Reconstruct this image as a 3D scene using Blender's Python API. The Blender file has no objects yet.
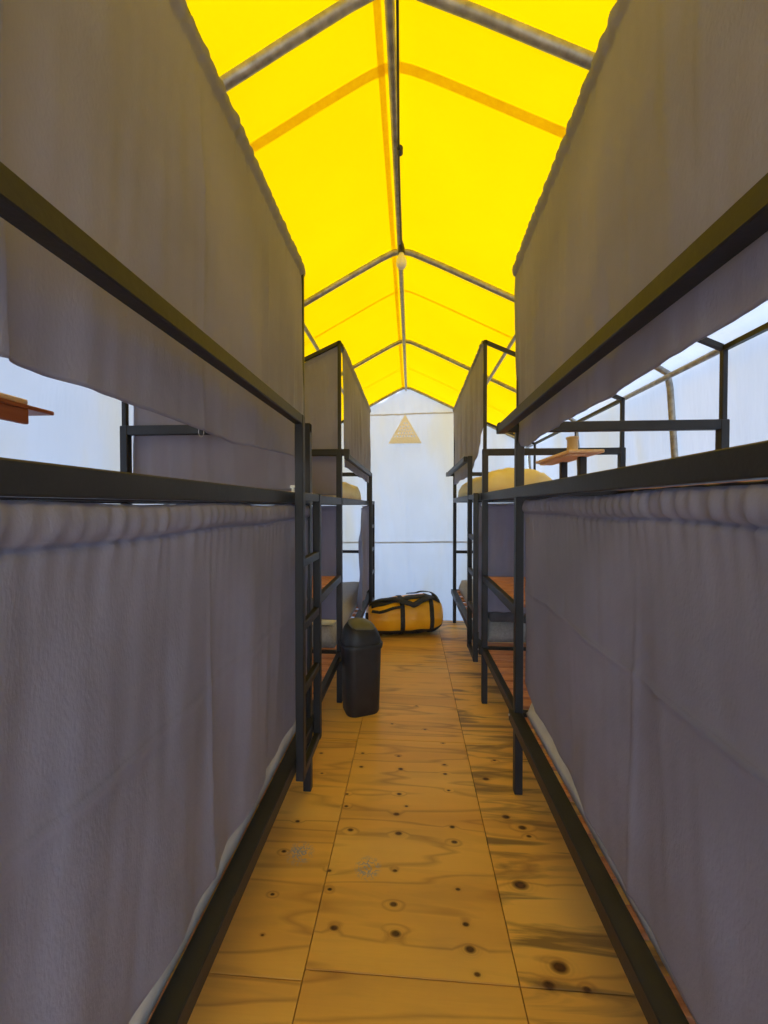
import bpy, bmesh, math, random
from mathutils import Vector, Matrix, noise
random.seed(7)
COL = bpy.context.scene.collection
PI = math.pi
EYE = 1.45

# ------------------------------------------------------------------ materials
def new_mat(name):
    m = bpy.data.materials.new(name); m.use_nodes = True
    nt = m.node_tree; nt.nodes.clear()
    out = nt.nodes.new('ShaderNodeOutputMaterial')
    return m, nt, out

def N(nt, typ, **kw):
    n = nt.nodes.new(typ)
    for k, v in kw.items():
        if k.startswith('i_'):
            n.inputs[int(k[2:])].default_value = v
        else:
            setattr(n, k, v)
    return n

def ramp(nt, fac, stops):
    r = nt.nodes.new('ShaderNodeValToRGB')
    e = r.color_ramp.elements
    while len(e) < len(stops): e.new(0.5)
    for el, (p, c) in zip(e, stops):
        el.position = p; el.color = (*c, 1)
    nt.links.new(fac, r.inputs[0])
    return r.outputs[0]

def math_n(nt, op, a, b=None, c=None, clamp=False):
    n = nt.nodes.new('ShaderNodeMath'); n.operation = op; n.use_clamp = clamp
    for i, v in enumerate((a, b, c)):
        if v is None: continue
        if isinstance(v, (int, float)): n.inputs[i].default_value = v
        else: nt.links.new(v, n.inputs[i])
    return n.outputs[0]

def mixc(nt, fac, a, b, mode='MIX'):
    n = nt.nodes.new('ShaderNodeMix'); n.data_type = 'RGBA'; n.blend_type = mode
    if isinstance(fac, (int, float)): n.inputs[0].default_value = fac
    else: nt.links.new(fac, n.inputs[0])
    for i, v in ((6, a), (7, b)):
        if isinstance(v, tuple): n.inputs[i].default_value = (*v, 1)
        else: nt.links.new(v, n.inputs[i])
    return n.outputs[2]

def simple(name, c1, c2, scale=20, rough=.6, metal=0, bump=0, bscale=200, stretch=None, spec=.5):
    m, nt, out = new_mat(name)
    tc = N(nt, 'ShaderNodeTexCoord')
    vec = tc.outputs['Object']
    if stretch:
        mp = N(nt, 'ShaderNodeMapping'); mp.inputs['Scale'].default_value = stretch
        nt.links.new(vec, mp.inputs[0]); vec = mp.outputs[0]
    no = N(nt, 'ShaderNodeTexNoise'); no.inputs['Scale'].default_value = scale; no.inputs['Detail'].default_value = 5
    nt.links.new(vec, no.inputs['Vector'])
    col = ramp(nt, no.outputs[0], [(.3, c1), (.7, c2)])
    b = N(nt, 'ShaderNodeBsdfPrincipled')
    nt.links.new(col, b.inputs['Base Color'])
    b.inputs['Roughness'].default_value = rough; b.inputs['Metallic'].default_value = metal
    b.inputs['Specular IOR Level'].default_value = spec
    if bump:
        n2 = N(nt, 'ShaderNodeTexNoise'); n2.inputs['Scale'].default_value = bscale; n2.inputs['Detail'].default_value = 4
        nt.links.new(vec, n2.inputs['Vector'])
        bp = N(nt, 'ShaderNodeBump'); bp.inputs['Strength'].default_value = bump; bp.inputs['Distance'].default_value = .01
        nt.links.new(n2.outputs[0], bp.inputs['Height']); nt.links.new(bp.outputs[0], b.inputs['Normal'])
    nt.links.new(b.outputs[0], out.inputs[0])
    return m

def membrane(name, tcol, dcol, var=.08, nscale=1.5, gloss=.0):
    """woven tarpaulin that lets daylight through"""
    m, nt, out = new_mat(name)
    tc = N(nt, 'ShaderNodeTexCoord')
    no = N(nt, 'ShaderNodeTexNoise'); no.inputs['Scale'].default_value = nscale; no.inputs['Detail'].default_value = 8
    no.inputs['Roughness'].default_value = .65
    nt.links.new(tc.outputs['Object'], no.inputs['Vector'])
    n2 = N(nt, 'ShaderNodeTexNoise'); n2.inputs['Scale'].default_value = 60; n2.inputs['Detail'].default_value = 3
    nt.links.new(tc.outputs['Object'], n2.inputs['Vector'])
    f = math_n(nt, 'ADD', math_n(nt, 'MULTIPLY', no.outputs[0], .75), math_n(nt, 'MULTIPLY', n2.outputs[0], .25))
    lo = tuple(c * (1 - var) for c in tcol); hi = tuple(min(1, c * (1 + var)) for c in tcol)
    tr = N(nt, 'ShaderNodeBsdfTranslucent'); nt.links.new(ramp(nt, f, [(.35, lo), (.65, hi)]), tr.inputs[0])
    di = N(nt, 'ShaderNodeBsdfDiffuse'); di.inputs[0].default_value = (*dcol, 1)
    mx = N(nt, 'ShaderNodeMixShader'); mx.inputs[0].default_value = .5
    nt.links.new(tr.outputs[0], mx.inputs[1]); nt.links.new(di.outputs[0], mx.inputs[2])
    bp = N(nt, 'ShaderNodeBump'); bp.inputs['Strength'].default_value = .15; bp.inputs['Distance'].default_value = .01
    nt.links.new(no.outputs[0], bp.inputs['Height'])
    nt.links.new(bp.outputs[0], tr.inputs['Normal']); nt.links.new(bp.outputs[0], di.inputs['Normal'])
    nt.links.new(mx.outputs[0], out.inputs[0])
    return m

def wall_membrane():
    """white tarpaulin with faint tan stains, streaked to paint in wrinkle shading"""
    m, nt, out = new_mat('white tarpaulin')
    tc = N(nt, 'ShaderNodeTexCoord')
    mp = N(nt, 'ShaderNodeMapping'); mp.inputs['Scale'].default_value = (2.6, 2.6, .6); nt.links.new(tc.outputs['Object'], mp.inputs[0])
    no = N(nt, 'ShaderNodeTexNoise'); no.inputs['Scale'].default_value = 1.0; no.inputs['Detail'].default_value = 5
    nt.links.new(mp.outputs[0], no.inputs['Vector'])
    n2 = N(nt, 'ShaderNodeTexNoise'); n2.inputs['Scale'].default_value = 2.0; n2.inputs['Detail'].default_value = 7
    nt.links.new(tc.outputs['Object'], n2.inputs['Vector'])
    col = ramp(nt, n2.outputs[0], [(.35, (.355, .39, .435)), (.65, (.395, .43, .485))])
    col = mixc(nt, ramp(nt, no.outputs[0], [(.50, (0, 0, 0)), (.70, (.8, .8, .8))]), col, (.40, .36, .27))  # tan streaks: stains plus the shading of soft vertical wrinkles, put into the colour
    tr = N(nt, 'ShaderNodeBsdfTranslucent'); nt.links.new(col, tr.inputs[0])
    di = N(nt, 'ShaderNodeBsdfDiffuse'); di.inputs[0].default_value = (.82, .82, .82, 1)
    mx = N(nt, 'ShaderNodeMixShader'); mx.inputs[0].default_value = .5
    bp = N(nt, 'ShaderNodeBump'); bp.inputs['Strength'].default_value = .5; bp.inputs['Distance'].default_value = .05
    nt.links.new(no.outputs[0], bp.inputs['Height'])
    nt.links.new(bp.outputs[0], tr.inputs['Normal']); nt.links.new(bp.outputs[0], di.inputs['Normal'])
    nt.links.new(tr.outputs[0], mx.inputs[1]); nt.links.new(di.outputs[0], mx.inputs[2])
    nt.links.new(mx.outputs[0], out.inputs[0])
    return m

def curtain_mat(name, col, trans=.12):
    m, nt, out = new_mat(name)
    tc = N(nt, 'ShaderNodeTexCoord')
    no = N(nt, 'ShaderNodeTexNoise'); no.inputs['Scale'].default_value = 2.2; no.inputs['Detail'].default_value = 6
    nt.links.new(tc.outputs['Object'], no.inputs['Vector'])
    c = ramp(nt, no.outputs[0], [(.3, tuple(x * .9 for x in col)), (.7, tuple(min(1, x * 1.1) for x in col))])
    p = N(nt, 'ShaderNodeBsdfPrincipled'); nt.links.new(c, p.inputs['Base Color'])
    p.inputs['Roughness'].default_value = .55
    p.inputs['Specular IOR Level'].default_value = .45
    p.inputs['Sheen Weight'].default_value = .1
    p.inputs['Sheen Roughness'].default_value = .4
    # fine crepe weave
    mp = N(nt, 'ShaderNodeMapping'); mp.inputs['Scale'].default_value = (1, 1, .45)
    nt.links.new(tc.outputs['Object'], mp.inputs[0])
    w = N(nt, 'ShaderNodeTexNoise'); w.inputs['Scale'].default_value = 190; w.inputs['Detail'].default_value = 3
    nt.links.new(mp.outputs[0], w.inputs['Vector'])
    bp = N(nt, 'ShaderNodeBump'); bp.inputs['Strength'].default_value = .35; bp.inputs['Distance'].default_value = .004
    nt.links.new(w.outputs[0], bp.inputs['Height']); nt.links.new(bp.outputs[0], p.inputs['Normal'])
    tr = N(nt, 'ShaderNodeBsdfTranslucent'); nt.links.new(c, tr.inputs[0])
    mx = N(nt, 'ShaderNodeMixShader'); mx.inputs[0].default_value = trans
    nt.links.new(p.outputs[0], mx.inputs[1]); nt.links.new(tr.outputs[0], mx.inputs[2])
    nt.links.new(mx.outputs[0], out.inputs[0])
    return m

M = {}
M['steel'] = simple('charcoal painted steel', (.009, .010, .013), (.017, .018, .022), 9, .5, 0, .08, 60)
M['slat'] = simple('reddish pine slats', (.45, .18, .085), (.66, .32, .17), 6, .6, 0, .1, 40, (1, 14, 14))
M['slat2'] = simple('pale pine board', (.72, .5, .3), (.84, .64, .42), 5, .55, 0, .1, 40, (14, 1, 14))
M['redwood'] = simple('red brown stained board', (.25, .075, .035), (.36, .12, .05), 5, .5, 0, .1, 40, (14, 1, 14))
M['tube'] = simple('galvanised tube', (.26, .25, .22), (.5, .48, .42), 28, .45, .55, .1, 60)
M['curtain'] = curtain_mat('grey polyester curtain', (.365, .36, .455), .5)
M['roof'] = membrane('yellow tarpaulin', (.66, .375, .0), (.95, .68, .01), .05, 1.6)
M['tape'] = membrane('orange reinforced seam tape', (1.0, .8, .0), (.95, .62, .02), .12, 30)
M['wall'] = wall_membrane()
M['wallseam'] = membrane('tan seam', (.38, .36, .33), (.7, .66, .6), .08, 20)
M['mattress_grey'] = simple('grey mattress ticking', (.3, .29, .27), (.42, .4, .37), 60, .85, 0, .3, 150)
M['mattress_white'] = simple('off white mattress cover', (.55, .54, .52), (.68, .67, .64), 12, .85, 0, .2, 100)
M['cream'] = simple('cream blanket', (.82, .70, .36), (.9, .8, .5), 9, .9, 0, .3, 90)
M['greycloth'] = simple('dark grey blanket', (.1, .1, .105), (.15, .145, .15), 9, .9, 0, .3, 90)
M['bin'] = simple('black plastic', (.012, .012, .013), (.02, .02, .022), 15, .5, 0, .05, 120)
M['binlid'] = simple('dusty olive plastic', (.08, .08, .05), (.13, .125, .08), 12, .6, 0, .05, 120)
M['duffel'] = simple('amber tarpaulin fabric', (.88, .40, .01), (.97, .50, .02), 8, .4, 0, .25, 25)
M['strap'] = simple('black webbing', (.012, .012, .014), (.03, .03, .032), 40, .7, 0, .2, 300)
M['bulb'] = simple('white bulb globe', (.8, .78, .6), (.85, .82, .66), 5, .3)
M['blackplastic'] = simple('black bakelite', (.015, .015, .015), (.03, .03, .03), 10, .4)
M['jar'] = simple('tan ceramic', (.5, .38, .2), (.62, .5, .3), 14, .5)
M['bolt'] = simple('zinc bolt', (.55, .55, .55), (.7, .7, .7), 20, .35, .8)
M['sand'] = simple('dusty ground', (.5, .46, .41), (.6, .56, .5), 3, .95, 0, .4, 30)
M['whiteplastic'] = simple('white plastic', (.75, .75, .73), (.82, .82, .8), 10, .4)

# ------------------------------------------------------------------ mesh helpers
def link_mesh(name, bm, mat, parent=None, loc=None, smooth=False):
    me = bpy.data.meshes.new(name); bm.to_mesh(me); bm.free()
    if smooth:
        for p in me.polygons: p.use_smooth = True
    me.materials.append(mat)
    o = bpy.data.objects.new(name, me); COL.objects.link(o)
    if loc is not None: o.location = loc
    if parent: o.parent = parent
    return o

def add_box(bm, x0, x1, y0, y1, z0, z1, bev=.003, mtx=None):
    if x0 > x1: x0, x1 = x1, x0
    if y0 > y1: y0, y1 = y1, y0
    r = bmesh.ops.create_cube(bm, size=1)
    vs = r['verts']
    for v in vs:
        v.co = Vector(((x0 + x1) / 2 + v.co.x * (x1 - x0), (y0 + y1) / 2 + v.co.y * (y1 - y0), (z0 + z1) / 2 + v.co.z * (z1 - z0)))
    if mtx is not None:
        for v in vs: v.co = mtx @ v.co
    if bev:
        es = list({e for v in vs for e in v.link_edges})
        bmesh.ops.bevel(bm, geom=es, offset=bev, segments=1, affect='EDGES')

def boxes(name, lst, mat, parent=None, bev=.003, loc=None):
    bm = bmesh.new()
    for b in lst: add_box(bm, *b, bev=bev)
    return link_mesh(name, bm, mat, parent, loc)

def add_tube(bm, pts, r, seg=12, cap=True):
    pts = [Vector(p) for p in pts]
    rings = []
    for i, p in enumerate(pts):
        if i == 0: d = pts[1] - p
        elif i == len(pts) - 1: d = p - pts[i - 1]
        else: d = (pts[i + 1] - p).normalized() + (p - pts[i - 1]).normalized()
        d.normalize()
        ref = Vector((0, 1, 0)) if abs(d.y) < .9 else Vector((0, 0, 1))
        a = d.cross(ref).normalized(); b = d.cross(a).normalized()
        rr = r[i] if isinstance(r, (list, tuple)) else r
        rings.append([bm.verts.new(p + a * math.cos(2 * PI * k / seg) * rr + b * math.sin(2 * PI * k / seg) * rr) for k in range(seg)])
    for i in range(len(rings) - 1):
        for k in range(seg):
            bm.faces.new((rings[i][k], rings[i][(k + 1) % seg], rings[i + 1][(k + 1) % seg], rings[i + 1][k]))
    if cap:
        bm.faces.new(rings[0]); bm.faces.new(list(reversed(rings[-1])))
    bmesh.ops.recalc_face_normals(bm, faces=bm.faces[:])

def tube(name, pts, r, mat, parent=None, seg=12, loc=None):
    bm = bmesh.new(); add_tube(bm, pts, r, seg)
    return link_mesh(name, bm, mat, parent, loc, smooth=True)

def bar(bm, p, q, w, up=Vector((0, 0, 1))):
    """square section bar between two points"""
    p, q = Vector(p), Vector(q); d = (q - p).normalized()
    a = d.cross(up).normalized() * w / 2; b = d.cross(a).normalized() * w / 2
    vs = []
    for c in (p, q):
        vs.append([bm.verts.new(c + s * a + t * b) for s, t in ((-1, -1), (1, -1), (1, 1), (-1, 1))])
    for k in range(4):
        bm.faces.new((vs[0][k], vs[0][(k + 1) % 4], vs[1][(k + 1) % 4], vs[1][k]))
    bm.faces.new(vs[0]); bm.faces.new(vs[1][::-1])
    bmesh.ops.recalc_face_normals(bm, faces=bm.faces[:])

def lathe(name, prof, mat, parent=None, loc=None, seg=24):
    bm = bmesh.new(); rings = []
    for r, z in prof:
        rings.append([bm.verts.new((r * math.cos(2 * PI * k / seg), r * math.sin(2 * PI * k / seg), z)) for k in range(seg)])
    for i in range(len(rings) - 1):
        for k in range(seg):
            bm.faces.new((rings[i][k], rings[i][(k + 1) % seg], rings[i + 1][(k + 1) % seg], rings[i + 1][k]))
    bm.faces.new(rings[0][::-1]); bm.faces.new(rings[-1])
    bmesh.ops.recalc_face_normals(bm, faces=bm.faces[:])
    return link_mesh(name, bm, mat, parent, loc, smooth=True)

def empty(name, loc, label, cat, group=None, rz=0):
    o = bpy.data.objects.new(name, None); COL.objects.link(o)
    o.location = loc; o.rotation_euler = (0, 0, rz); o.empty_display_size = .1
    return tag(o, label, cat, group)

def tag(o, label, cat, group=None):
    o['label'] = label; o['category'] = cat
    if group: o['group'] = group
    return o

def struct(o, label=None):
    o['kind'] = 'structure'
    if label: o['label'] = label
    return o

# ------------------------------------------------------------------ floor
CAMLOC = Vector((0, 0, EYE))
KNOTS = []   # x, y, radius (along the grain), darkness
def px_floor(px, py):
    F = 395.; yaw = math.atan2(27, F); pit = math.atan2(-6, math.hypot(F, 27))
    cy, sy, cp, sp = math.cos(yaw), math.sin(yaw), math.cos(pit), math.sin(pit)
    f = Vector((-sy * cp, cy * cp, sp)); r = Vector((cy, sy, 0)); u = r.cross(f)
    d = f + r * ((px - 384) / F) + u * ((512 - py) / F)
    t = -EYE / d.z
    return d.x * t, d.y * t
kn = [(285,430,1.2),(371,438,1.5),(368,397,1.2),(469,425,1),(475,460,1.5),(485,495,.9),(279,376,.8),(278,350,.8),(370,350,.8),
      (458,376,.8),(453,310,1.1),(450,289,1),(375,298,1.3),(308,293,1.1),(372,271,1.2),(302,260,.8),(303,243,.7),(376,243,1),
      (378,208,1.1),(323,205,.9),(440,215,.9),(439,202,.8),(375,190,.8),(325,186,.8),(386,260,.7),(445,238,.7),(437,172,.6),
      (234,281,.9),(215,323,.9),(199,383,.7),(185,440,.5),(267,186,.7),(268,214,.6),
      (545,370,2.4),(600,485,2.3),(585,510,1.6),(638,516,1.1),(548,290,1.5),(525,275,1.5),(557,302,.9),(497,222,1.4),(509,196,.8),
      (366,145,.7),(412,153,.7),(400,120,.7)]
for a, b, s in kn:
    x, y = px_floor(130 + a * .7161, 620 + b * .7161)
    KNOTS.append((x, y, .0078 * s * (1 + .12 * y)))

def floor_material():
    m, nt, out = new_mat('knotty plywood')
    L = nt.links
    tc = N(nt, 'ShaderNodeTexCoord'); obj = tc.outputs['Object']
    sep = N(nt, 'ShaderNodeSeparateXYZ'); L.new(obj, sep.inputs[0])
    X, Y = sep.outputs[0], sep.outputs[1]
    core = None; halo = None; warp = None
    for (kx, ky, kr) in KNOTS:
        sub = N(nt, 'ShaderNodeVectorMath', operation='SUBTRACT'); L.new(obj, sub.inputs[0]); sub.inputs[1].default_value = (kx, ky, 0)
        mul = N(nt, 'ShaderNodeVectorMath', operation='MULTIPLY'); L.new(sub.outputs[0], mul.inputs[0]); mul.inputs[1].default_value = (.8 / kr, 1.25 / kr, 0)
        ln = N(nt, 'ShaderNodeVectorMath', operation='LENGTH'); L.new(mul.outputs[0], ln.inputs[0])
        d = ln.outputs['Value']
        c = math_n(nt, 'SUBTRACT', 1.3, d, clamp=True)
        h = math_n(nt, 'SUBTRACT', 1.0, math_n(nt, 'MULTIPLY', d, .28), clamp=True)
        core = c if core is None else math_n(nt, 'MAXIMUM', core, c)
        halo = h if halo is None else math_n(nt, 'MAXIMUM', halo, h)
    # per panel offset, so the veneer changes at each seam
    px_ = math_n(nt, 'FLOOR', math_n(nt, 'DIVIDE', math_n(nt, 'ADD', X, .33), .66))
    py_ = math_n(nt, 'FLOOR', math_n(nt, 'DIVIDE', math_n(nt, 'ADD', Y, .02), 1.22))
    pid = math_n(nt, 'ADD', math_n(nt, 'MULTIPLY', px_, 3.7), math_n(nt, 'MULTIPLY', py_, 1.9))
    cmb = N(nt, 'ShaderNodeCombineXYZ')
    L.new(math_n(nt, 'MULTIPLY', X, .5), cmb.inputs[0]); L.new(math_n(nt, 'MULTIPLY', Y, 4.6), cmb.inputs[1]); L.new(pid, cmb.inputs[2])
    g1 = N(nt, 'ShaderNodeTexNoise'); g1.inputs['Scale'].default_value = 1.0; g1.inputs['Detail'].default_value = 2.5; g1.inputs['Distortion'].default_value = .2
    L.new(cmb.outputs[0], g1.inputs['Vector'])
    # contour lines of the grain
    ph = math_n(nt, 'ADD', math_n(nt, 'MULTIPLY', g1.outputs[0], 8.0), math_n(nt, 'MULTIPLY', halo, .5))
    fr = math_n(nt, 'ABSOLUTE', math_n(nt, 'SUBTRACT', math_n(nt, 'FRACT', ph), .5))
    line = math_n(nt, 'SUBTRACT', 1.0, math_n(nt, 'MULTIPLY', fr, 7.0), clamp=True)
    cm2 = N(nt, 'ShaderNodeCombineXYZ')
    L.new(math_n(nt, 'MULTIPLY', X, 6), cm2.inputs[0]); L.new(math_n(nt, 'MULTIPLY', Y, 160), cm2.inputs[1]); L.new(pid, cm2.inputs[2])
    g2 = N(nt, 'ShaderNodeTexNoise'); g2.inputs['Scale'].default_value = 1; g2.inputs['Detail'].default_value = 4
    L.new(cm2.outputs[0], g2.inputs['Vector'])
    g3 = N(nt, 'ShaderNodeTexNoise'); g3.inputs['Scale'].default_value = 2.2; g3.inputs['Detail'].default_value = 4
    L.new(obj, g3.inputs['Vector'])
    base = ramp(nt, g1.outputs[0], [(.3, (.74, .39, .07)), (.5, (.90, .52, .09)), (.72, (.95, .60, .13))])
    base = mixc(nt, math_n(nt, 'MULTIPLY', g2.outputs[0], .18), base, (.6, .33, .11))
    base = mixc(nt, math_n(nt, 'MULTIPLY', math_n(nt, 'MULTIPLY', line, g3.outputs[0]), .95), base, (.36, .15, .035))
    # smoky streaks on the right hand boards
    right = math_n(nt, 'GREATER_THAN', X, .33)
    cm3 = N(nt, 'ShaderNodeCombineXYZ')
    L.new(math_n(nt, 'MULTIPLY', X, 2.2), cm3.inputs[0]); L.new(math_n(nt, 'MULTIPLY', Y, 15), cm3.inputs[1]); cm3.inputs[2].default_value = 4.4
    g4 = N(nt, 'ShaderNodeTexNoise'); g4.inputs['Scale'].default_value = 1; g4.inputs['Detail'].default_value = 5; g4.inputs['Distortion'].default_value = .8
    L.new(cm3.outputs[0], g4.inputs['Vector'])
    st = ramp(nt, g4.outputs[0], [(.50, (0, 0, 0)), (.64, (1, 1, 1))])
    smoky = math_n(nt, 'MULTIPLY', math_n(nt, 'MULTIPLY', st, .85), math_n(nt, 'ADD', math_n(nt, 'MULTIPLY', right, .85), .15))
    base = mixc(nt, smoky, base, (.2, .125, .045))
    # dirt and dust
    base = mixc(nt, ramp(nt, g3.outputs[0], [(.45, (0, 0, 0)), (.8, (.3, .3, .3))]), base, (.5, .32, .14))
    hh = math_n(nt, 'MULTIPLY', math_n(nt, 'POWER', halo, 2.0), .55)
    ring = math_n(nt, 'ABSOLUTE', math_n(nt, 'SUBTRACT', math_n(nt, 'FRACT', math_n(nt, 'MULTIPLY', halo, 5.5)), .5))
    hh = math_n(nt, 'MULTIPLY', hh, math_n(nt, 'ADD', math_n(nt, 'MULTIPLY', ring, 1.6), .35))
    base = mixc(nt, hh, base, (.3, .13, .035))
    kn_ = N(nt, 'ShaderNodeTexNoise'); kn_.inputs['Scale'].default_value = 45; kn_.inputs['Detail'].default_value = 3
    L.new(obj, kn_.inputs['Vector'])
    kcol = ramp(nt, kn_.outputs[0], [(.35, (.035, .014, .008)), (.65, (.13, .055, .02))])
    base = mixc(nt, math_n(nt, 'MULTIPLY', core, 1.5, clamp=True), base, kcol)
    # two grey scuffs
    for (sx, sy, sr) in (px_floor(300, 853) + (.065,), px_floor(368, 868) + (.06,)):
        sub = N(nt, 'ShaderNodeVectorMath', operation='SUBTRACT'); L.new(obj, sub.inputs[0]); sub.inputs[1].default_value = (sx, sy, 0)
        mul = N(nt, 'ShaderNodeVectorMath', operation='SCALE'); L.new(sub.outputs[0], mul.inputs[0]); mul.inputs['Scale'].default_value = 1 / sr
        ln = N(nt, 'ShaderNodeVectorMath', operation='LENGTH'); L.new(mul.outputs[0], ln.inputs[0])
        dd = math_n(nt, 'SUBTRACT', 1.0, ln.outputs['Value'], clamp=True)
        sn = N(nt, 'ShaderNodeTexNoise'); sn.inputs['Scale'].default_value = 28; sn.inputs['Detail'].default_value = 2; sn.inputs['Distortion'].default_value = 2
        L.new(obj, sn.inputs['Vector'])
        ln2 = math_n(nt, 'SUBTRACT', 1.0, math_n(nt, 'MULTIPLY', math_n(nt, 'ABSOLUTE', math_n(nt, 'SUBTRACT', sn.outputs[0], .5)), 12), clamp=True)
        base = mixc(nt, math_n(nt, 'MULTIPLY', math_n(nt, 'MULTIPLY', ln2, dd), 2.2, clamp=True), base, (.36, .36, .38))
    p = N(nt, 'ShaderNodeBsdfPrincipled'); L.new(base, p.inputs['Base Color'])
    L.new(math_n(nt, 'ADD', math_n(nt, 'MULTIPLY', g3.outputs[0], .25), .33), p.inputs['Roughness'])
    p.inputs['Specular IOR Level'].default_value = .35
    bp = N(nt, 'ShaderNodeBump'); bp.inputs['Strength'].default_value = .12; bp.inputs['Distance'].default_value = .004
    L.new(g2.outputs[0], bp.inputs['Height']); L.new(bp.outputs[0], p.inputs['Normal'])
    L.new(p.outputs[0], out.inputs[0])
    return m
M['ply'] = floor_material()

bm = bmesh.new()
xs = [-1.62, -.99, -.33, .33, .99, 1.62]
seams = [-1.3, -.02, 1.195, 2.425, 3.66, 5.03]
for i in range(5):
    for j in range(5):
        add_box(bm, xs[i] + .0015, xs[i + 1] - .0015, seams[j] + .0015 - (.03 if i < 2 and j else 0), seams[j + 1] - .0015 - (.03 if i < 2 and j < 4 else 0), -.018, 0, bev=.001)
for i in range(9):   # joists carrying the boards
    add_box(bm, -1.6, 1.6, -1.28 + i * .78, -1.2 + i * .78, -.2, -.0185, bev=0)
fl = struct(link_mesh('floor', bm, M['ply']), 'knotty plywood sheet floor on joists')

bm = bmesh.new()
add_box(bm, -14, 14, -16, 18, -.3, -.2, bev=0)
struct(link_mesh('ground', bm, M['sand']))

# ------------------------------------------------------------------ tent shell
R_ = EYE + 1.715; SL = .522; XE = 1.64; ZE = R_ - SL * XE
RX = -.072
ARCH = [-1.6, -.15, 1.31, 2.65, 4.08, 5.68]
def roof_z(x):   # rounded ridge
    d = x - RX; k = .06
    sl = (R_ - ZE) / (XE - RX) if d > 0 else (R_ - ZE) / (XE + RX)
    return R_ - sl * (math.sqrt(d * d + k * k) - k * .3)
def eave_pt(z, side, off=0):
    return side * (XE + off + .075 * (ZE - z))
def arch_pts(y, off=0.0, lo=-.2):
    pts = []
    for z in (lo, .5, 1.2, 1.9, 2.2): pts.append((eave_pt(z, -1, off), y, z))
    n = 16
    for i in range(n + 1):
        x = -XE + 2 * XE * i / n
        if i in (0, n):
            s = -1 if i == 0 else 1
            pts.append((s * (XE + off - .01), y, roof_z(x) + off * .9 - .02))
        else:
            pts.append((x, y, roof_z(x) + off))
        if i == n // 2 - 1: pts.append((-.12, y, roof_z(-.12) + off)); pts.append((RX, y, roof_z(RX) + off))
    for z in (2.2, 1.9, 1.2, .5, lo): pts.append((eave_pt(z, 1, off), y, z))
    return pts

tf = empty('tent_frame', (0, 2, -.2), 'galvanised tube arches and purlins holding up the yellow roof', 'tent frame')
inv = Matrix.Translation((0, -2, .2))
def tf_tube(name, pts, r):
    return tube(name, [inv @ Vector(p) for p in pts], r, M['tube'], tf)
for y in ARCH: tf_tube('arch', arch_pts(y), .019)
Y0, Y1 = ARCH[0], ARCH[-1]
tf_tube('ridge_purlin', [(RX, Y0, roof_z(RX) - .035), (RX, Y1, roof_z(RX) - .035)], .017)
for s in (-1, 1):
    tf_tube('side_purlin', [(s * .775, Y0, roof_z(s * .775) - .037), (s * .775, Y1, roof_z(s * .775) - .037)], .015)
    tf_tube('eave_purlin', [(s * (XE - .03), Y0, ZE - .045), (s * (XE - .03), Y1, ZE - .045)], .017)

# roof membrane
def sheet(name, P, nu, nv, mat, parent=None):
    bm = bmesh.new()
    g = [[bm.verts.new(P(i / nu, j / nv)) for j in range(nv + 1)] for i in range(nu + 1)]
    for i in range(nu):
        for j in range(nv):
            bm.faces.new((g[i][j], g[i + 1][j], g[i + 1][j + 1], g[i][j + 1]))
    return link_mesh(name, bm, mat, parent, smooth=True)
YF, YB = Y0, Y1
def sag(y):
    # sheet rests on the arches, dips slightly between them
    for a, b in zip(ARCH, ARCH[1:]):
        if a <= y <= b:
            t = (y - a) / (b - a); return -.012 * math.sin(PI * t)
    return 0
XR0 = 1.5
def Proof(u, v, lift=.024):
    x = -XR0 + 2 * XR0 * u; y = YF + (YB + .05 - YF) * v
    z = roof_z(x) + lift + sag(y) * (1 - abs(x) / XE * .3)
    return Vector((x, y, z))
ceil = struct(sheet('ceiling', Proof, 60, 60, M['roof']), 'yellow translucent tarpaulin roof')
def tape(P, nu, nv): 
    o = sheet('seam_tape', P, nu, nv, M['tape'], ceil); return o
for y, w in ((-.05, .02), (1.56, .02), (3.15, .011), (4.9, .011)):
    def Pt(u, v, y=y, w=w):
        x = -1.49 + 2.98 * u
        return Proof((x + XR0) / (2 * XR0), (y + (v - .5) * 2 * w - YF) / (YB + .05 - YF), .019)
    tape(Pt, 60, 1)
def Pr(u, v):
    x = RX - .045 + (u - .5) * .026
    return Proof((x + XR0) / (2 * XR0), v, .018)
tape(Pr, 1, 60)

def wall_side(s):
    def P(u, v):
        y = YF + (YB + .03 - YF) * u
        if v > .9:      # the white cloth turns over the eave onto the roof slope
            t = (v - .9) / .1; x = s * (XE + .03 - (XE + .03 - 1.49) * t)
            return Vector((x, y, roof_z(x) + .021 + .0 * t))
        z = -.2 + (ZE + .0 + .2) * v / .9
        bow = .02 * noise.noise(Vector((y * 1.5, z * 1.2, s * 5)))
        return Vector((eave_pt(z, s, .03) + s * bow, y, z))
    return sheet('wall_left' if s < 0 else 'wall_right', P, 60, 40, M['wall'])
struct(wall_side(-1), 'white tarpaulin side wall on the left'); struct(wall_side(1), 'white tarpaulin side wall on the right')
YW = 5.72
def Pback(u, v):
    z0 = -.2
    xm = 1.84
    x = -xm + 2 * xm * u
    top = roof_z(x) + .012 if abs(x) <= XE else max(-.1, ZE - (abs(x) - XE) / .075)
    z = z0 + (top - z0) * v
    y = YW + .05 * noise.noise(Vector((x * 2.6, z * .5, 1.7))) + .022 * noise.noise(Vector((x * 9 + z * 1.5, z * .8, 3)))
    y += .02 * max(0, 1 - abs(x + .07 + .05 * (z - 1)) / .06) * max(0, min(1, z))
    return Vector((x, y, z))
bm = bmesh.new()
def front(quads):
    for q in quads: bm.faces.new([bm.verts.new((x, YF - .02, z)) for x, z in q])
dz = 1.95; DW = .45
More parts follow.
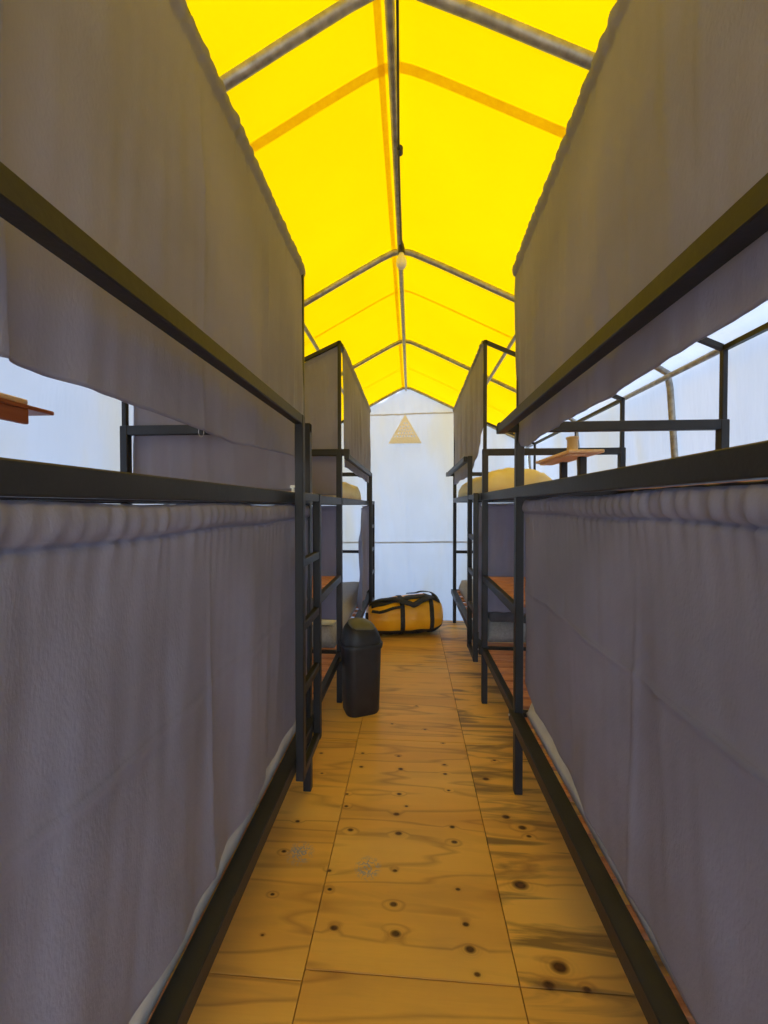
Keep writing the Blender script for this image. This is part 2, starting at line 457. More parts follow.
front([[(-1.84, -.2), (-DW, -.2), (-DW, dz), (-1.68, dz)], [(DW, -.2), (1.84, -.2), (1.68, dz), (DW, dz)],
       [(-1.68, dz), (RX, dz), (RX, roof_z(RX) + .01), (-XE, ZE)], [(RX, dz), (1.68, dz), (XE, ZE), (RX, roof_z(RX) + .01)]])
wf = struct(link_mesh('wall_front', bm, M['wall']), 'white tarpaulin gable wall with the open doorway')
wb = struct(sheet('wall_back', Pback, 120, 60, M['wall']), 'white tarpaulin gable wall at the far end')
def seamstrip(z, w):
    def P(u, v):
        x = -1.4 + 2.8 * u
        p = Pback((x + 1.84) / 3.68, 0); zz = z + (v - .5) * w + .01 * x
        top = roof_z(x)
        y = YW + .05 * noise.noise(Vector((x * 2.6, zz * .5, 1.7))) + .022 * noise.noise(Vector((x * 9 + zz * 1.5, zz * .8, 3)))
        y += .02 * max(0, 1 - abs(x + .07 + .05 * (zz - 1)) / .06) * max(0, min(1, zz))
        return Vector((x if zz < top else RX + math.copysign((R_ - zz) / SL, x - RX), y - .006, zz))
    return sheet('wall_seam', P, 100, 1, M['wallseam'], wb)
seamstrip(2.775, .02); seamstrip(.925, .022)
# triangular mesh vent in the gable: tan net with a pattern of holes
bm = bmesh.new()
cx, ztop, zbot, hw = -.085, 2.76, 2.345, .24
rows = 18
yv = YW - .045
def tri(x, z): return bm.verts.new((x, yv, z))
for i in range(rows):
    z1 = ztop - (ztop - zbot) * i / rows; z0 = ztop - (ztop - zbot) * (i + 1) / rows
    ncell = 2 * i + 1
    for k in range(ncell):
        # rhombic net: leave out cells in a regular pattern for the holes
        w1 = hw * i / rows; w0 = hw * (i + 1) / rows
        t0 = k / ncell; t1 = (k + 1) / ncell
        a = (cx - w1 + 2 * w1 * t0, z1); b = (cx - w1 + 2 * w1 * t1, z1)
        c = (cx - w0 + 2 * w0 * t1, z0); d = (cx - w0 + 2 * w0 * t0, z0)
        if i in (5, 7, 9, 11, 13) and 2 <= k < ncell - 2 and (k + i) % 3 == 0: continue
        if i == 0: bm.faces.new([tri(cx, z1), tri(*c), tri(*d)])
        else: bm.faces.new([tri(*a), tri(*b), tri(*c), tri(*d)])
bmesh.ops.remove_doubles(bm, verts=bm.verts[:], dist=.0005)
M['vent'] = membrane('tan vent net', (.95, .8, .5), (.9, .76, .45), .08, 40)
link_mesh('vent_patch', bm, M['vent'], wb)

# ------------------------------------------------------------------ bunk beds
LV = {-1: dict(low=(.325, .38), mid=(1.462, 1.51), A=.505), 1: dict(low=(.36, .415), mid=(1.492, 1.546), A=.52)}
W = 1.0; PW = .04; TOPI = 2.655; TOPO = 2.22; LEN = 2.04
def bunk(s, y0, ladder_far, label, stem):
    A = LV[s]['A']; lo, mi = LV[s]['low'], LV[s]['mid']
    y1 = y0 + LEN
    root = empty('bunk_bed', (s * (A + W / 2), y0 + LEN / 2, 0), label, 'bunk bed', 'steel bunk beds along the aisle')
    ox, oy = s * (A + W / 2), y0 + LEN / 2
    def bx(name, lst, mat='steel', parent=root, bev=.003):
        # entries: u0,u1 (outward from the aisle), y0,y1, z0,z1
        return boxes(name, [(s * (A + a) - ox, s * (A + b) - ox, c - oy, d - oy, e, f) for a, b, c, d, e, f in lst], M[mat], parent, bev)
    for u in (0, W - PW):
        for y in (y0, y1 - PW):
            bx('post', [(u, u + PW, y, y + PW, 0, 1.865)])
    # side rails
    bx('side_rail', [(-.022, .038, y0 + .001, y1 - .001, *lo)])
    bx('side_rail', [(-.004, .036, y0 + PW, y1 - PW, *mi)])
    bx('side_rail', [(W - PW, W, y0 + PW, y1 - PW, *lo)])
    bx('side_rail', [(W - PW, W, y0 + PW, y1 - PW, *mi)])
    for y in (y0, y1 - PW):
        for z in (lo, mi, (.865, .9)):
            bx('end_rail', [(PW, W - PW, y + .003, y + PW - .003, *z)])
    # slatted bases
    for z in (lo, mi):
        sl = []; n = 13
        for i in range(n):
            yc = y0 + .1 + (LEN - .2) * i / (n - 1) + random.uniform(-.012, .012)
            sl.append((.039, W - PW, yc - .036, yc + .036, z[1] - .022 , z[1] - .004))
        bx('slatted_base', sl, 'slat', root, .002)
        bx('base_stretcher', [(W / 2 - .015, W / 2 + .015, y0 + PW, y1 - PW, z[0] + .003, z[1] - .023)])
    # ladder
    ya, yb = (y1 - .375, y1 - .04) if ladder_far else (y0 + .04, y0 + .375)
    yg = ya if ladder_far else yb - .035      # the stile that reaches up to the guard rail
    lad = bx('ladder', [(-.058, -.022, ya, ya + .035, .29, 1.83 if ladder_far else mi[1]),
                        (-.058, -.022, yb - .035, yb, .29, mi[1] if ladder_far else 1.858)])
    for z in (.29, .64, .915, 1.19, mi[0] + .01):
        bx('rung', [(-.055, -.026, ya + .035, yb - .035, z, z + .036)], parent=lad)
    # guard rails
    g0, g1 = (y0 - .01, ya) if ladder_far else (yb, y1 + .01)
    bx('guard_rail', [(-.056, -.02, g0, g1, 1.79, 1.83) if s < 0 else (-.088, -.045, g0, g1, 1.815, 1.858)])
    for y, over in ((y0, ladder_far), (y1 - PW, not ladder_far)):
        bx('end_guard_rail', [((-.056 if s < 0 else -.088) if over else 0, W, y + .002, y + PW - .002, 1.818, 1.866)])
    # curtain frame on top
    t = .024; bm = bmesh.new()
    cf = .034 if stem == 'al' else .006
    for y in (y0 + .008, y1 - .008 - t):
        add_box(bm, *(lambda a, b: (s * (A + a) - ox, s * (A + b) - ox))(cf, cf + t), y - oy, y + t - oy, 1.865, TOPI, bev=.002)
        add_box(bm, *(lambda a, b: (s * (A + a) - ox, s * (A + b) - ox))(W - .03, W - .03 + t), y - oy, y + t - oy, 1.865, TOPO, bev=.002)
        bar(bm, (s * (A + cf + t / 2) - ox, y + t / 2 - oy, TOPI - t / 2), (s * (A + W - .018) - ox, y + t / 2 - oy, TOPO - t / 2), t)
    bar(bm, (s * (A + cf + t / 2) - ox, y0 + .02 - oy, TOPI - t / 2), (s * (A + cf + t / 2) - ox, y1 - .02 - oy, TOPI - t / 2), t)
    bar(bm, (s * (A + W - .018) - ox, y0 + .02 - oy, TOPO - t / 2), (s * (A + W - .018) - ox, y1 - .02 - oy, TOPO - t / 2), t)
    link_mesh('curtain_frame', bm, M['steel'], root)
    # bolts that hold the rails
    for y in (y0 + .02, y1 - .02):
        tube('bolt', [(s * (A - .02) - ox, y - oy, lo[0] + .035), (s * (A - .027) - ox, y - oy, lo[0] + .035)], .0055, M['bolt'], root, 8)
    return root

YA_L, YB_L, YA_R, YB_R = -.05, 2.855, 0.0, 2.915
bunk(-1, YA_L, True, 'nearest bunk bed on the left, long grey curtains and ladder at its far end', 'al')
bunk(1, YA_R, False, 'nearest bunk bed on the right, long grey curtains on its aisle side', 'ar')
bunk(-1, YB_L, True, 'farther bunk bed on the left, behind the black bin', 'bl')
bunk(1, YB_R, False, 'farther bunk bed on the right, ladder hooked on its near end', 'br')

# slatted racks that bridge the gaps between the bunks
def rack(s, y0, y1, label):
    A = LV[s]['A']; lo, mi = LV[s]['low'], LV[s]['mid']
    ox, oy = s * (A + W / 2), (y0 + y1) / 2
    root = empty('slatted_rack', (ox, oy, lo[0]), label, 'rack', 'slatted luggage racks between the bunks')
    for z in (lo, (.895, .945), mi):
        for a, b in ((.002, .037), (W - .037, W - .002)):
            boxes('shelf_rail', [(s * (A + a) - ox, s * (A + b) - ox, y0 + .001 - oy, y1 - .001 - oy, z[0] - lo[0], z[1] - lo[0])], M['steel'], root)
        n = 8; sl = []
        for i in range(n):
            yc = y0 + .075 + (y1 - y0 - .15) * i / (n - 1)
            sl.append((s * (A + .037) - ox, s * (A + W - .037) - ox, yc - .037 - oy, yc + .037 - oy, z[1] - .02 - lo[0], z[1] - .002 - lo[0]))
        boxes('slatted_shelf', sl, M['slat'], root, .002)
    return root
rack(-1, YA_L + LEN, YB_L, 'slatted wooden rack in a steel frame between the two left bunks')
rack(1, YA_R + LEN, YB_R, 'slatted wooden rack in a steel frame between the two right bunks')

# ------------------------------------------------------------------ curtains
def fbm(x, y, z): return noise.fractal(Vector((x, y, z)), 1.0, 2.0, 3)
def curtain(label, a, b, drop, mat, normal, header=.065, seed=0, amp=.014, freq=4.0, ruffle=.006, rfreq=24,
            creases=(), hems=None, step=.012, group=None, gather=None, scallop=.002, sagtop=.006):
    """cloth hanging from the line a-b; drop(s) is the length in metres at s in 0..1"""
    a, b = Vector(a), Vector(b); n = Vector(normal).normalized()
    L = (b - a).length; nu = max(12, int(L / step)); nv = max(20, int(drop(.5) / step))
    bm = bmesh.new(); org = (a + b) / 2; g = []
    for i in range(nu + 1):
        s = i / nu; row = []
        D = drop(s)
        for j in range(nv + 1):
            t = (j / nv) * D
            s2 = gather(s, t / D) if gather else s
            p = a.lerp(b, s2) - Vector((0, 0, 1)) * t
            q = s * L
            # ruffles of the rod pocket fade downwards
            near = math.exp(-max(0, t - header) / .055)
            off = ruffle * near * (math.sin(q * rfreq * 2 * PI + t * 22 + 3.5 * fbm(q * 5, t * 2, seed)) * .38 + 1.15 * fbm(q * rfreq * .9 + t * 3, t * 4, seed + 3))
            if t < header: off += .013 * math.sin(PI * min(1, t / header)) ** .6
            off -= .009 * math.exp(-((t - header) / .005) ** 2)
            body = min(1, max(0, (t - header * .5) / .35))
            off += amp * body * (fbm(q * freq, t * .45, seed + 9) * 1.1 + .55 * fbm(q * freq * 2.6 + t * .6, t * .8, seed + 17))
            off += .0025 * body * fbm(q * 9, t * 7, seed + 21)
            yy, zz = p.y, p.z
            for (kind, c0, w, h) in creases:
                d = (q - c0) if kind == 'v' else (t - c0)
                off += h * math.exp(-abs(d) / w) * (body if kind == 'v' else 1) * (.6 + .5 * noise.noise(Vector((q * 3, t * 3, c0))))
            p = p + n * off
            p.z += scallop * math.sin(q * 7 + seed) * (t / D) - sagtop * math.sin(q * 5 + seed) ** 2 * (1 - t / D)
            row.append(bm.verts.new(p - org))
        g.append(row)
    for i in range(nu):
        for j in range(nv):
            bm.faces.new((g[i][j], g[i + 1][j], g[i + 1][j + 1], g[i][j + 1]))
    o = link_mesh('curtain', bm, M[mat], None, org, smooth=True)
    md = o.modifiers.new('thickness', 'SOLIDIFY'); md.thickness = .0012; md.offset = 0
    tag(o, label, 'curtain', group)
    return o
def lin(*pts):
    def f(s):
        for (s0, v0), (s1, v1) in zip(pts, pts[1:]):
            if s <= s1: return v0 + (v1 - v0) * (s - s0) / (s1 - s0)
        return pts[-1][1]
    return f
XL, XR = -.507, .522
GR = 'grey privacy curtains on the bunks'
# nearest bunks, lower and upper aisle sides
curtain('lower grey curtain of the nearest left bunk, from mid rail nearly to the floor', (XL - .006, -.02, 1.458), (XL - .006, 1.93, 1.458), lin((0, .975), (.5, .965), (.9, .965), (1, .94)), 'curtain', (1, 0, 0),
        seed=1, amp=.02, freq=2.6, step=.008, creases=(('v', .99, .008, .013), ('h', .47, .008, .007), ('v', .36, .02, .014)), group=GR)
curtain('lower grey curtain of the nearest right bunk, ruffled top under the mid rail', (.518, .02, 1.49), (.562, 1.985, 1.482), lin((0, 1.0), (.5, .975), (.9, .955), (1, .91)), 'curtain', (-1, 0, 0),
        seed=2, amp=.016, freq=2.2, ruffle=.009, step=.008, creases=(('v', .96, .008, .013), ('h', .44, .007, .012), ('v', .56, .01, .008)), group=GR)
curtain('upper taupe curtain of the nearest left bunk, hanging behind the guard rail', (-.545, -.02, 2.665), (-.545, 1.985, 2.665), lin((0, 1.035), (.25, 1.02), (.6, 1.02), (.9, .985), (1, .985)), 'curtain', (1, 0, 0),
        seed=3, amp=.016, freq=3.4, creases=(('v', 1.01, .018, .022), ('v', .51, .012, .024), ('v', 1.5, .02, .016)), group=GR, header=.065, step=.01)
curtain('upper taupe curtain of the nearest right bunk, hanging behind the guard rail', (.478, .01, 2.68), (.516, 2.03, 2.66), lin((0, .95), (.3, .945), (.6, .945), (.88, .95), (.96, .92), (1, .87)), 'curtain', (-1, 0, 0),
        seed=4, amp=.02, freq=3.0, creases=(('v', .7, .03, .010),), group=GR, header=.065, step=.01)
# end curtain of nearest left bunk
def endcurtain(label, s, y, ztop_i, ztop_o, zb_i, zb_o, u0, u1, seed, mat, amp=.012, header=.03):
    A = LV[s]['A']
    L = u1 - u0
    a = (s * (A + u0), y, ztop_i); b = (s * (A + u1), y, ztop_o)
    return curtain(label, a, b, lin((0, ztop_i - zb_i), (1, ztop_o - zb_o)), mat, (0, -1, 0), seed=seed, amp=amp, freq=3, header=header, group=GR, ruffle=.004)
endcurtain('taupe curtain across the far end of the nearest left bunk, upper level', -1, 2.012, 2.63, 2.225, 1.53, 1.55, .05, .965, 11, 'curtain', .022)
# farther bunks
curtain('upper taupe curtain on the aisle side of the farther left bunk', (XL, 2.9, 2.655), (XL, 4.88, 2.655), lin((0, .9), (.5, .92), (1, .93)), 'curtain', (1, 0, 0), seed=5, amp=.02, freq=6, group=GR, header=.065,
        gather=lambda s, t: s * (1 - .07 * t) + .07 * t)
curtain('upper taupe curtain on the aisle side of the farther right bunk', (XR, 2.93, 2.655), (XR, 4.94, 2.64), lin((0, .62), (.12, .8), (.3, .93), (1, .93)), 'curtain', (-1, 0, 0), seed=6, amp=.022, freq=2.4, group=GR, header=.03)
endcurtain('taupe curtain across the near end of the farther left bunk, upper level', -1, 2.895, 2.635, 2.19, 1.53, 1.53, .03, .965, 12, 'curtain', .04)
endcurtain('dark grey curtain across the near end of the farther left bunk, lower level', -1, 2.905, 1.455, 1.455, .6, .6, .045, .965, 13, 'curtain', .02)
endcurtain('dark grey creased curtain across the near end of the farther right bunk, lower level', 1, 2.975, 1.475, 1.475, .66, .66, .045, .955, 14, 'curtain', .045)
# bunched lower curtains
curtain('grey curtain gathered at the far end of the farther left bunk, lower level', (-.515, 4.1, 1.455), (-.515, 4.83, 1.455), lin((0, 1.0), (1, 1.0)), 'curtain', (1, 0, 0), seed=7, amp=.06, freq=7, group=GR, header=.03, step=.01,
        gather=lambda s, t: s * (1 + .55 * t) - .55 * t)
curtain('grey curtain gathered beside the ladder of the farther right bunk', (.533, 2.97, 1.478), (.533, 3.24, 1.478), lin((0, 1.03), (1, 1.03)), 'curtain', (-1, 0, 0), seed=8, amp=.03, freq=12, group=GR, header=.03, step=.008)

# ------------------------------------------------------------------ mattresses and bedding
def soft_box(name, cx, cy, z0, lx, ly, lz, mat, label, cat, rough=.006, seed=0, crown=.0, group=None, parent=None, rad=.05):
    nx, ny = max(10, int(lx / .03)), max(10, int(ly / .03))
    bm = bmesh.new()
    def h(u, v):
        eu = min(u, 1 - u) * lx; ev = min(v, 1 - v) * ly
        f = 1
        for e in (eu, ev):
            if e < rad: f *= math.sqrt(max(0, 1 - (1 - e / rad) ** 2)) * .62 + .38
        return f
    top = []; bot = []
    for i in range(nx + 1):
        r1 = []; r2 = []
        for j in range(ny + 1):
            u, v = i / nx, j / ny
            x, y = (u - .5) * lx, (v - .5) * ly
            hh = lz * h(u, v) + crown * math.sin(PI * u) * math.sin(PI * v) ** .5 + rough * fbm(x * 6, y * 6, seed) * 2
            hh = max(hh, .02)
            wob = rough * noise.noise(Vector((x * 8, y * 8, seed + 4)))
            r1.append(bm.verts.new((x * (1 - .0), y, hh)))
            r2.append(bm.verts.new((x * .985, y * .992, 0)))
        top.append(r1); bot.append(r2)
    for i in range(nx):
        for j in range(ny):
            bm.faces.new((top[i][j], top[i + 1][j], top[i + 1][j + 1], top[i][j + 1]))
            bm.faces.new((bot[i][j], bot[i][j + 1], bot[i + 1][j + 1], bot[i + 1][j]))
    for j in range(ny):
        bm.faces.new((top[0][j], top[0][j + 1], bot[0][j + 1], bot[0][j])); bm.faces.new((top[nx][j + 1], top[nx][j], bot[nx][j], bot[nx][j + 1]))
    for i in range(nx):
        bm.faces.new((top[i + 1][0], top[i][0], bot[i][0], bot[i + 1][0])); bm.faces.new((top[i][ny], top[i + 1][ny], bot[i + 1][ny], bot[i][ny]))
    bmesh.ops.recalc_face_normals(bm, faces=bm.faces[:])
    o = link_mesh(name, bm, mat, parent, (cx, cy, z0), smooth=True)
    if not parent: tag(o, label, cat, group)
    return o
zl, zr = LV[-1]['low'][1] - .003, LV[1]['low'][1] - .003
GM = 'mattresses on the lower bunks'
soft_box('mattress', -(.505 + .49), .97, zl, .91, 1.9, .17, M['mattress_white'], 'white mattress just showing below the nearest left curtain', 'mattress', group=GM)
soft_box('mattress', .52 + .50, 1.02, zr, .91, 1.9, .14, M['mattress_white'], 'white mattress just showing below the nearest right curtain', 'mattress', group=GM)
soft_box('mattress', -(.505 + .505), 3.87, zl, .88, 1.88, .15, M['mattress_grey'], 'pale grey mattress on the lower level of the farther left bunk', 'mattress', group=GM)
soft_box('mattress', .52 + .505, 3.97, zr, .88, 1.85, .15, M['mattress_grey'], 'grey mattress on the lower level of the farther right bunk', 'mattress', group=GM)
soft_box('blanket', .52 + .5, 3.24, zr + .158, .84, .4, .13, M['greycloth'], 'dark grey rumpled blanket at the near end of the farther right lower bunk', 'blanket', rough=.02, seed=3)
soft_box('blanket', -(.505 + .5), 3.13, zl + .158, .84, .3, .05, M['cream'], 'cream blanket folded on the farther left lower mattress', 'blanket', rough=.008, seed=5)
zml, zmr = LV[-1]['mid'][1] - .003, LV[1]['mid'][1] - .003
o1 = soft_box('duvet', .52 + .32, 3.97, zmr, .54, 1.8, .17, M['cream'], 'cream duvet heaped on the upper level of the farther right bunk', 'bedding', rough=.018, seed=8, crown=.04, rad=.14)
o2 = soft_box('duvet', -(.505 + .34), 3.78, zml, .52, 1.7, .15, M['cream'], 'cream crumpled bedding on the upper level of the farther left bunk', 'bedding', rough=.02, seed=9, crown=.03, rad=.08)
bm = bmesh.new(); add_box(bm, -.14, .14, -.09, .09, .001, .03, bev=.004)
o = link_mesh('wooden_board', bm, M['slat2'], None, (-.78, 2.45, zml + .002)); tag(o, 'small light wooden board lying on top of the left rack', 'board')

# ------------------------------------------------------------------ small tables
t1 = empty('shelf_table', (.99, 2.6, LV[1]['mid'][1]), 'pale wooden shelf table on short dark legs above the right rack', 'table')
zb = LV[1]['mid'][1]
boxes('table_top', [(-.11, .085, -.32, .27, 1.748 - zb, 1.766 - zb), (-.09, .0, -.28, .25, 1.735 - zb, 1.748 - zb)], M['slat2'], t1)
for y in (-.25, .03): boxes('leg', [(-.02, .02, y, y + .04, 0, 1.735 - zb)], M['steel'], t1)
lathe('jar', [(.028, 0), (.03, .01), (.03, .075), (.036, .082), (.036, .092), (.028, .094), (.0, .094)][:-1] + [(.001, .094)], M['jar'], None, (.955, 2.42, 1.766))
j = bpy.data.objects['jar']; tag(j, 'tan jar with a thin dark stick standing on the pale shelf table', 'jar')
tube('stick', [(.012, 0, .05), (.02, 0, .17)], .0035, M['steel'], j, 6)

zb = LV[-1]['mid'][1]
t2 = empty('shelf_table', (-1.30, .83, zb), 'red brown wooden shelf table above the nearest left bunk', 'table')
boxes('table_top', [(-.12, .10, -.45, .43, 1.755 - zb, 1.768 - zb)], M['redwood'], t2)
boxes('raised_board', [(-.1, .098, -.43, .34, 1.768 - zb, 1.784 - zb)], M['slat2'], t2)
boxes('apron', [(.075, .095, -.43, .345, 1.708 - zb, 1.755 - zb)], M['redwood'], t2)
for y in (-.36, .165): boxes('leg', [(.04, .075, y, y + .04, 0, 1.755 - zb)], M['steel'], t2)

# ------------------------------------------------------------------ bulb and cable
zr0 = roof_z(RX)
bc = empty('hanging_bulb', (-.062, 2.52, zr0 - .05), 'unlit bulb hanging from the ridge pole in a black socket', 'light bulb')
BZ = 2.95
lathe('bulb_globe', [(.012, .0), (.022, .004), (.031, .018), (.034, .034), (.032, .052), (.024, .072), (.016, .088), (.014, .1)], M['bulb'], bc, (0, 0, BZ - (zr0 - .05)))
lathe('socket', [(.019, .095), (.021, .1), (.021, .125), (.016, .15), (.011, .165), (.004, .18)], M['blackplastic'], bc, (0, 0, BZ - (zr0 - .05)), seg=16)
base = Vector((-.062, 2.52, zr0 - .05))
cpts = []
for i in range(61):
    y = -1.0 + (2.50 + 1.0) * i / 60
    x = RX + .022 + .012 * math.sin(y * 2.1) ; z = zr0 - .062 - .018 * abs(math.sin((y - .3) * 1.9))
    cpts.append(Vector((x, y, z)) - base)
cpts.append(Vector((0, 0, -.02))); cpts.append(Vector((0, 0, BZ + .17 - (zr0 - .05))))
bm = bmesh.new(); add_tube(bm, cpts, .005, 8); link_mesh('cable', bm, M['blackplastic'], bc, smooth=True)
bm = bmesh.new(); add_tube(bm, [(.0, -.7, -.014), (.0, -.67, -.014)], .014, 10); link_mesh('cable_clip', bm, M['blackplastic'], bc, (.01, 0, 0))

# ------------------------------------------------------------------ bin
def rrect(w, d, r, n=5):
    pts = []
    for cx, cy, a0 in ((w / 2 - r, d / 2 - r, 0), (-w / 2 + r, d / 2 - r, PI / 2), (-w / 2 + r, -d / 2 + r, PI), (w / 2 - r, -d / 2 + r, 1.5 * PI)):
        for k in range(n + 1):
            a = a0 + PI / 2 * k / n
            pts.append((cx + r * math.cos(a), cy + r * math.sin(a)))
    return pts
def loft(bm, rings, cap0=True, cap1=True):
    vs = [[bm.verts.new(p) for p in r] for r in rings]; n = len(vs[0])
    for i in range(len(vs) - 1):
        for k in range(n): bm.faces.new((vs[i][k], vs[i][(k + 1) % n], vs[i + 1][(k + 1) % n], vs[i + 1][k]))
    if cap0: bm.faces.new(vs[0][::-1])
    if cap1: bm.faces.new(vs[-1])
    bmesh.ops.recalc_face_normals(bm, faces=bm.faces[:])
bn = empty('swing_bin', (-.355, 2.78, 0), 'black plastic swing-top bin standing beside the left rack', 'bin', rz=math.radians(24))
bm = bmesh.new()
rings = []
for z, k in ((0, .84), (.012, .88), (.2, .92), (.455, .97), (.457, 1.04), (.484, 1.06), (.492, 1.03)):
    rings.append([(x * k, y * k, z) for x, y in rrect(.275, .235, .075, 6)])
loft(bm, rings)
o = link_mesh('bin_body', bm, M['bin'], bn, smooth=True)
md = o.modifiers.new('e', 'EDGE_SPLIT'); md.split_angle = math.radians(35)
def hood(a, t, off=0):      # dome, higher towards the back left
    n_ = 2.7; c, s_ = math.cos(a), math.sin(a)
    q = (abs(c) ** n_ + abs(s_) ** n_) ** (-1 / n_)
    k = math.cos(t) ** .75 if t < PI / 2 - .001 else 0
    x = c * q * (.138 + off) * k; y = s_ * q * (.118 + off) * k
    return Vector((x, y, .488 + (.15 + off) * math.sin(t) * (1 - 1.15 * x + .9 * y)))
bm = bmesh.new()
rings = [[tuple(hood(2 * PI * k / 40, PI / 2 * i / 12 * .985)) for k in range(40)] for i in range(13)]
loft(bm, rings, cap0=False)
link_mesh('hood', bm, M['bin'], bn, smooth=True)
def flap(u, v, off=.004):   # oval swing flap set into the dome
    x = -.095 + .19 * u
    w = .078 * math.sqrt(max(0, 1 - (2 * u - 1) ** 4)) + .001
    y = -.012 + (v - .5) * 2 * w
    # find the height of the dome above x, y
    a = math.atan2(y / .118, x / .138); c, s_ = math.cos(a), math.sin(a); n_ = 2.7
    r = (abs(x / .138) ** n_ + abs(y / .118) ** n_) ** (1 / n_)
    t = math.acos(min(1, r) ** (1 / .75))
    return Vector((x, y, .488 + .15 * math.sin(t) * (1 - 1.15 * x + .9 * y) + off))
bm = bmesh.new()
g = [[bm.verts.new(flap(i / 16, j / 12)) for j in range(13)] for i in range(17)]
for i in range(16):
    for j in range(12): bm.faces.new((g[i][j], g[i + 1][j], g[i + 1][j + 1], g[i][j + 1]))
o = link_mesh('flap', bm, M['binlid'], bn, smooth=True)
md = o.modifiers.new('t', 'SOLIDIFY'); md.thickness = .005; md.offset = 0
bm = bmesh.new(); add_tube(bm, [flap(i / 12, 0, .006) for i in range(1, 12)], .0035, 6)
link_mesh('flap_gap', bm, M['strap'], bn, smooth=True)

# ------------------------------------------------------------------ duffel bag
HL = .455
def duf(u, th, off=0):
    """u -1..1 along the bag, th angle (0 towards the camera, 90 up)"""
    e = abs(u)
    k = (1 - e ** 5) ** .42 if e < 1 else 0
    k = max(k, .0)
    ry, rz = .205 * k, .2 * (k ** .9)
    x = HL * (u if e < .9 else math.copysign(.9 + (e - .9) * .75, u))
    c, s_ = math.cos(th), math.sin(th)
    p = 2.6
    q = (abs(c) ** p + abs(s_) ** p) ** (-1 / p)
    y = -c * q * (ry + off); z = s_ * q * (rz + off)
    if z > 0:  # slump of the top
        z *= (1.0 + .10 * math.sin(u * 2.4 + .6) - .12 * (u < 0) * u * u)
        y *= .96
    nn = noise.noise(Vector((u * 4, math.cos(th) * 1.5, math.sin(th) * 1.5 + 2)))
    y += .012 * nn * k; z += .012 * nn * k
    return Vector((x, y, max(z, -.2) + .208))
dg = empty('duffel_bag', (-.075, 4.52, 0), 'amber yellow duffel bag with black straps on the floor at the far end', 'bag', rz=math.radians(13))
def patch(name, u0, u1, t0, t1, nu, nt_, off, mat, thick=0):
    bm = bmesh.new()
    g = [[bm.verts.new(duf(u0 + (u1 - u0) * i / nu, t0 + (t1 - t0) * j / nt_, off)) for j in range(nt_ + 1)] for i in range(nu + 1)]
    for i in range(nu):
        for j in range(nt_): bm.faces.new((g[i][j], g[i + 1][j], g[i + 1][j + 1], g[i][j + 1]))
    bmesh.ops.remove_doubles(bm, verts=bm.verts[:], dist=.0004)
    bmesh.ops.recalc_face_normals(bm, faces=bm.faces[:])
    o = link_mesh(name, bm, mat, dg, smooth=True)
    if thick:
        md = o.modifiers.new('t', 'SOLIDIFY'); md.thickness = thick; md.offset = 1
    return o
patch('bag_body', -1, 1, -PI, PI, 60, 72, 0, M['duffel'])
patch('base_panel', -.97, .97, -PI * .80, -PI * .2, 50, 30, .003, M['strap'])
for u in (-.13, .60): patch('strap', u - .055, u + .055, -PI * .8, PI * 1.0, 4, 50, .006, M['strap'], .002)
def ribbon(name, path, w, off, mat):
    bm = bmesh.new(); prev = None
    n = len(path); pts = []
    for a, b in zip(path, path[1:]):
        for k in range(8):
            t = k / 8; pts.append((a[0] + (b[0] - a[0]) * t, a[1] + (b[1] - a[1]) * t, a[2] + (b[2] - a[2]) * t))
    pts.append(path[-1])
    C = [duf(u, math.radians(t), off + o_) for u, t, o_ in pts]
    for i, (u, t, o_) in enumerate(pts):
        d = (C[min(i + 1, len(C) - 1)] - C[max(i - 1, 0)]).normalized()
        nrm = (C[i] - Vector((C[i].x * .9, 0, .19))).normalized()
        sd = d.cross(nrm).normalized() * w / 2
        cur = (bm.verts.new(C[i] + sd), bm.verts.new(C[i] - sd))
        if prev: bm.faces.new((prev[0], cur[0], cur[1], prev[1]))
        prev = cur
    o = link_mesh(name, bm, mat, dg, smooth=True)
    md = o.modifiers.new('t', 'SOLIDIFY'); md.thickness = .006; md.offset = 0
    return o
ribbon('zip_flap', [(-.86, 60, .0), (-.5, 62, .004), (-.13, 60, .004), (.2, 64, .004), (.6, 66, .003), (.86, 62, 0)], .07, .008, M['strap'])
ribbon('shoulder_strap', [(-.9, 80, .01), (-.6, 76, .02), (-.3, 60, .025), (.0, 40, .03), (.12, 34, .03), (.35, 44, .02), (.6, 58, .01)], .062, .012, M['strap'])
ribbon('shoulder_strap', [(.05, 92, .01), (.3, 80, .025), (.5, 86, .03), (.68, 100, .03), (.76, 80, .02), (.8, 50, .01)], .034, .012, M['strap'])
ribbon('grab_handle', [(-.86, 34, .0), (-.7, 26, .02), (-.45, 30, .02), (-.13, 38, .006)], .03, .008, M['strap'])
ribbon('end_handle', [(-.975, 40, .004), (-.985, 10, .02), (-.975, -30, .004)], .045, .008, M['strap'])
bm = bmesh.new(); add_box(bm, .32, .35, -.03, .0, .38, .44, bev=.004); link_mesh('buckle', bm, M['strap'], dg)

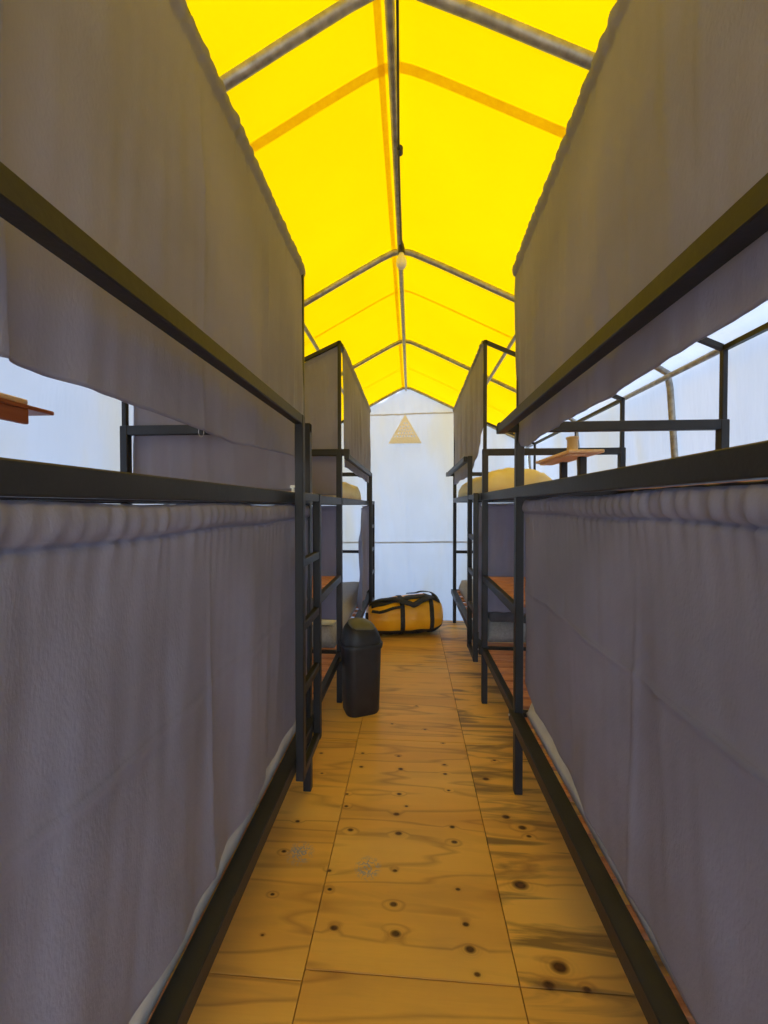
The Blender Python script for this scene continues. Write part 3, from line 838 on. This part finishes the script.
# ------------------------------------------------------------------ little things on the rails
o = tube('wire_loop', [(.0 + .014 * math.sin(a * PI / 6), 0, -.035 - .028 * math.cos(a * PI / 6)) for a in range(13)], .0016, M['bolt'], None, 6, (-1.06, 1.938, 1.862))
tag(o, 'thin wire loop hanging on the end rail of the nearest left bunk', 'wire')
bm = bmesh.new(); add_box(bm, -.006, .006, -.006, .006, 0, .026, bev=.002); add_box(bm, -.012, .012, -.008, .008, .018, .03, bev=.002)
o = link_mesh('hook', bm, M['whiteplastic'], None, (-.515, 1.70, LV[-1]['mid'][1])); tag(o, 'small white plastic hook on the left mid rail beside the ladder', 'hook')

# ------------------------------------------------------------------ light
w = bpy.data.worlds.new('sky'); bpy.context.scene.world = w; w.use_nodes = True
nt = w.node_tree; nt.nodes.clear()
sky = nt.nodes.new('ShaderNodeTexSky'); sky.sky_type = 'NISHITA'; sky.sun_disc = False
sky.sun_elevation = math.radians(62); sky.sun_rotation = math.radians(180); sky.altitude = 2500
bg = nt.nodes.new('ShaderNodeBackground'); bg.inputs[1].default_value = .75
wo = nt.nodes.new('ShaderNodeOutputWorld')
nt.links.new(sky.outputs[0], bg.inputs[0]); nt.links.new(bg.outputs[0], wo.inputs[0])
sd = bpy.data.lights.new('sun', 'SUN'); sd.energy = 7.0; sd.angle = math.radians(.6); sd.color = (1, .96, .9)
so = bpy.data.objects.new('sun', sd); COL.objects.link(so)
so.rotation_euler = (math.radians(-24), math.radians(4), 0)
so.rotation_euler = Vector((.06, -.46, .88)).to_track_quat('Z', 'Y').to_euler()
so.location = (0, 0, 12)

# ------------------------------------------------------------------ camera
cam = bpy.data.cameras.new('camera'); co = bpy.data.objects.new('camera', cam); COL.objects.link(co)
cam.sensor_fit = 'VERTICAL'; cam.sensor_height = 24; cam.lens = 24 * 395 / 1024; cam.clip_start = .02
yaw = math.atan2(27, 395); pit = math.atan2(-6, math.hypot(395, 27))
co.location = (0, 0, EYE)
co.rotation_euler = (PI / 2 + pit, 0, yaw)
sc = bpy.context.scene; sc.camera = co
sc.view_settings.view_transform = 'Standard'; sc.view_settings.look = 'None'
sc.view_settings.gamma = 1; sc.view_settings.use_curve_mapping = False
sc.view_settings.exposure = 0.27
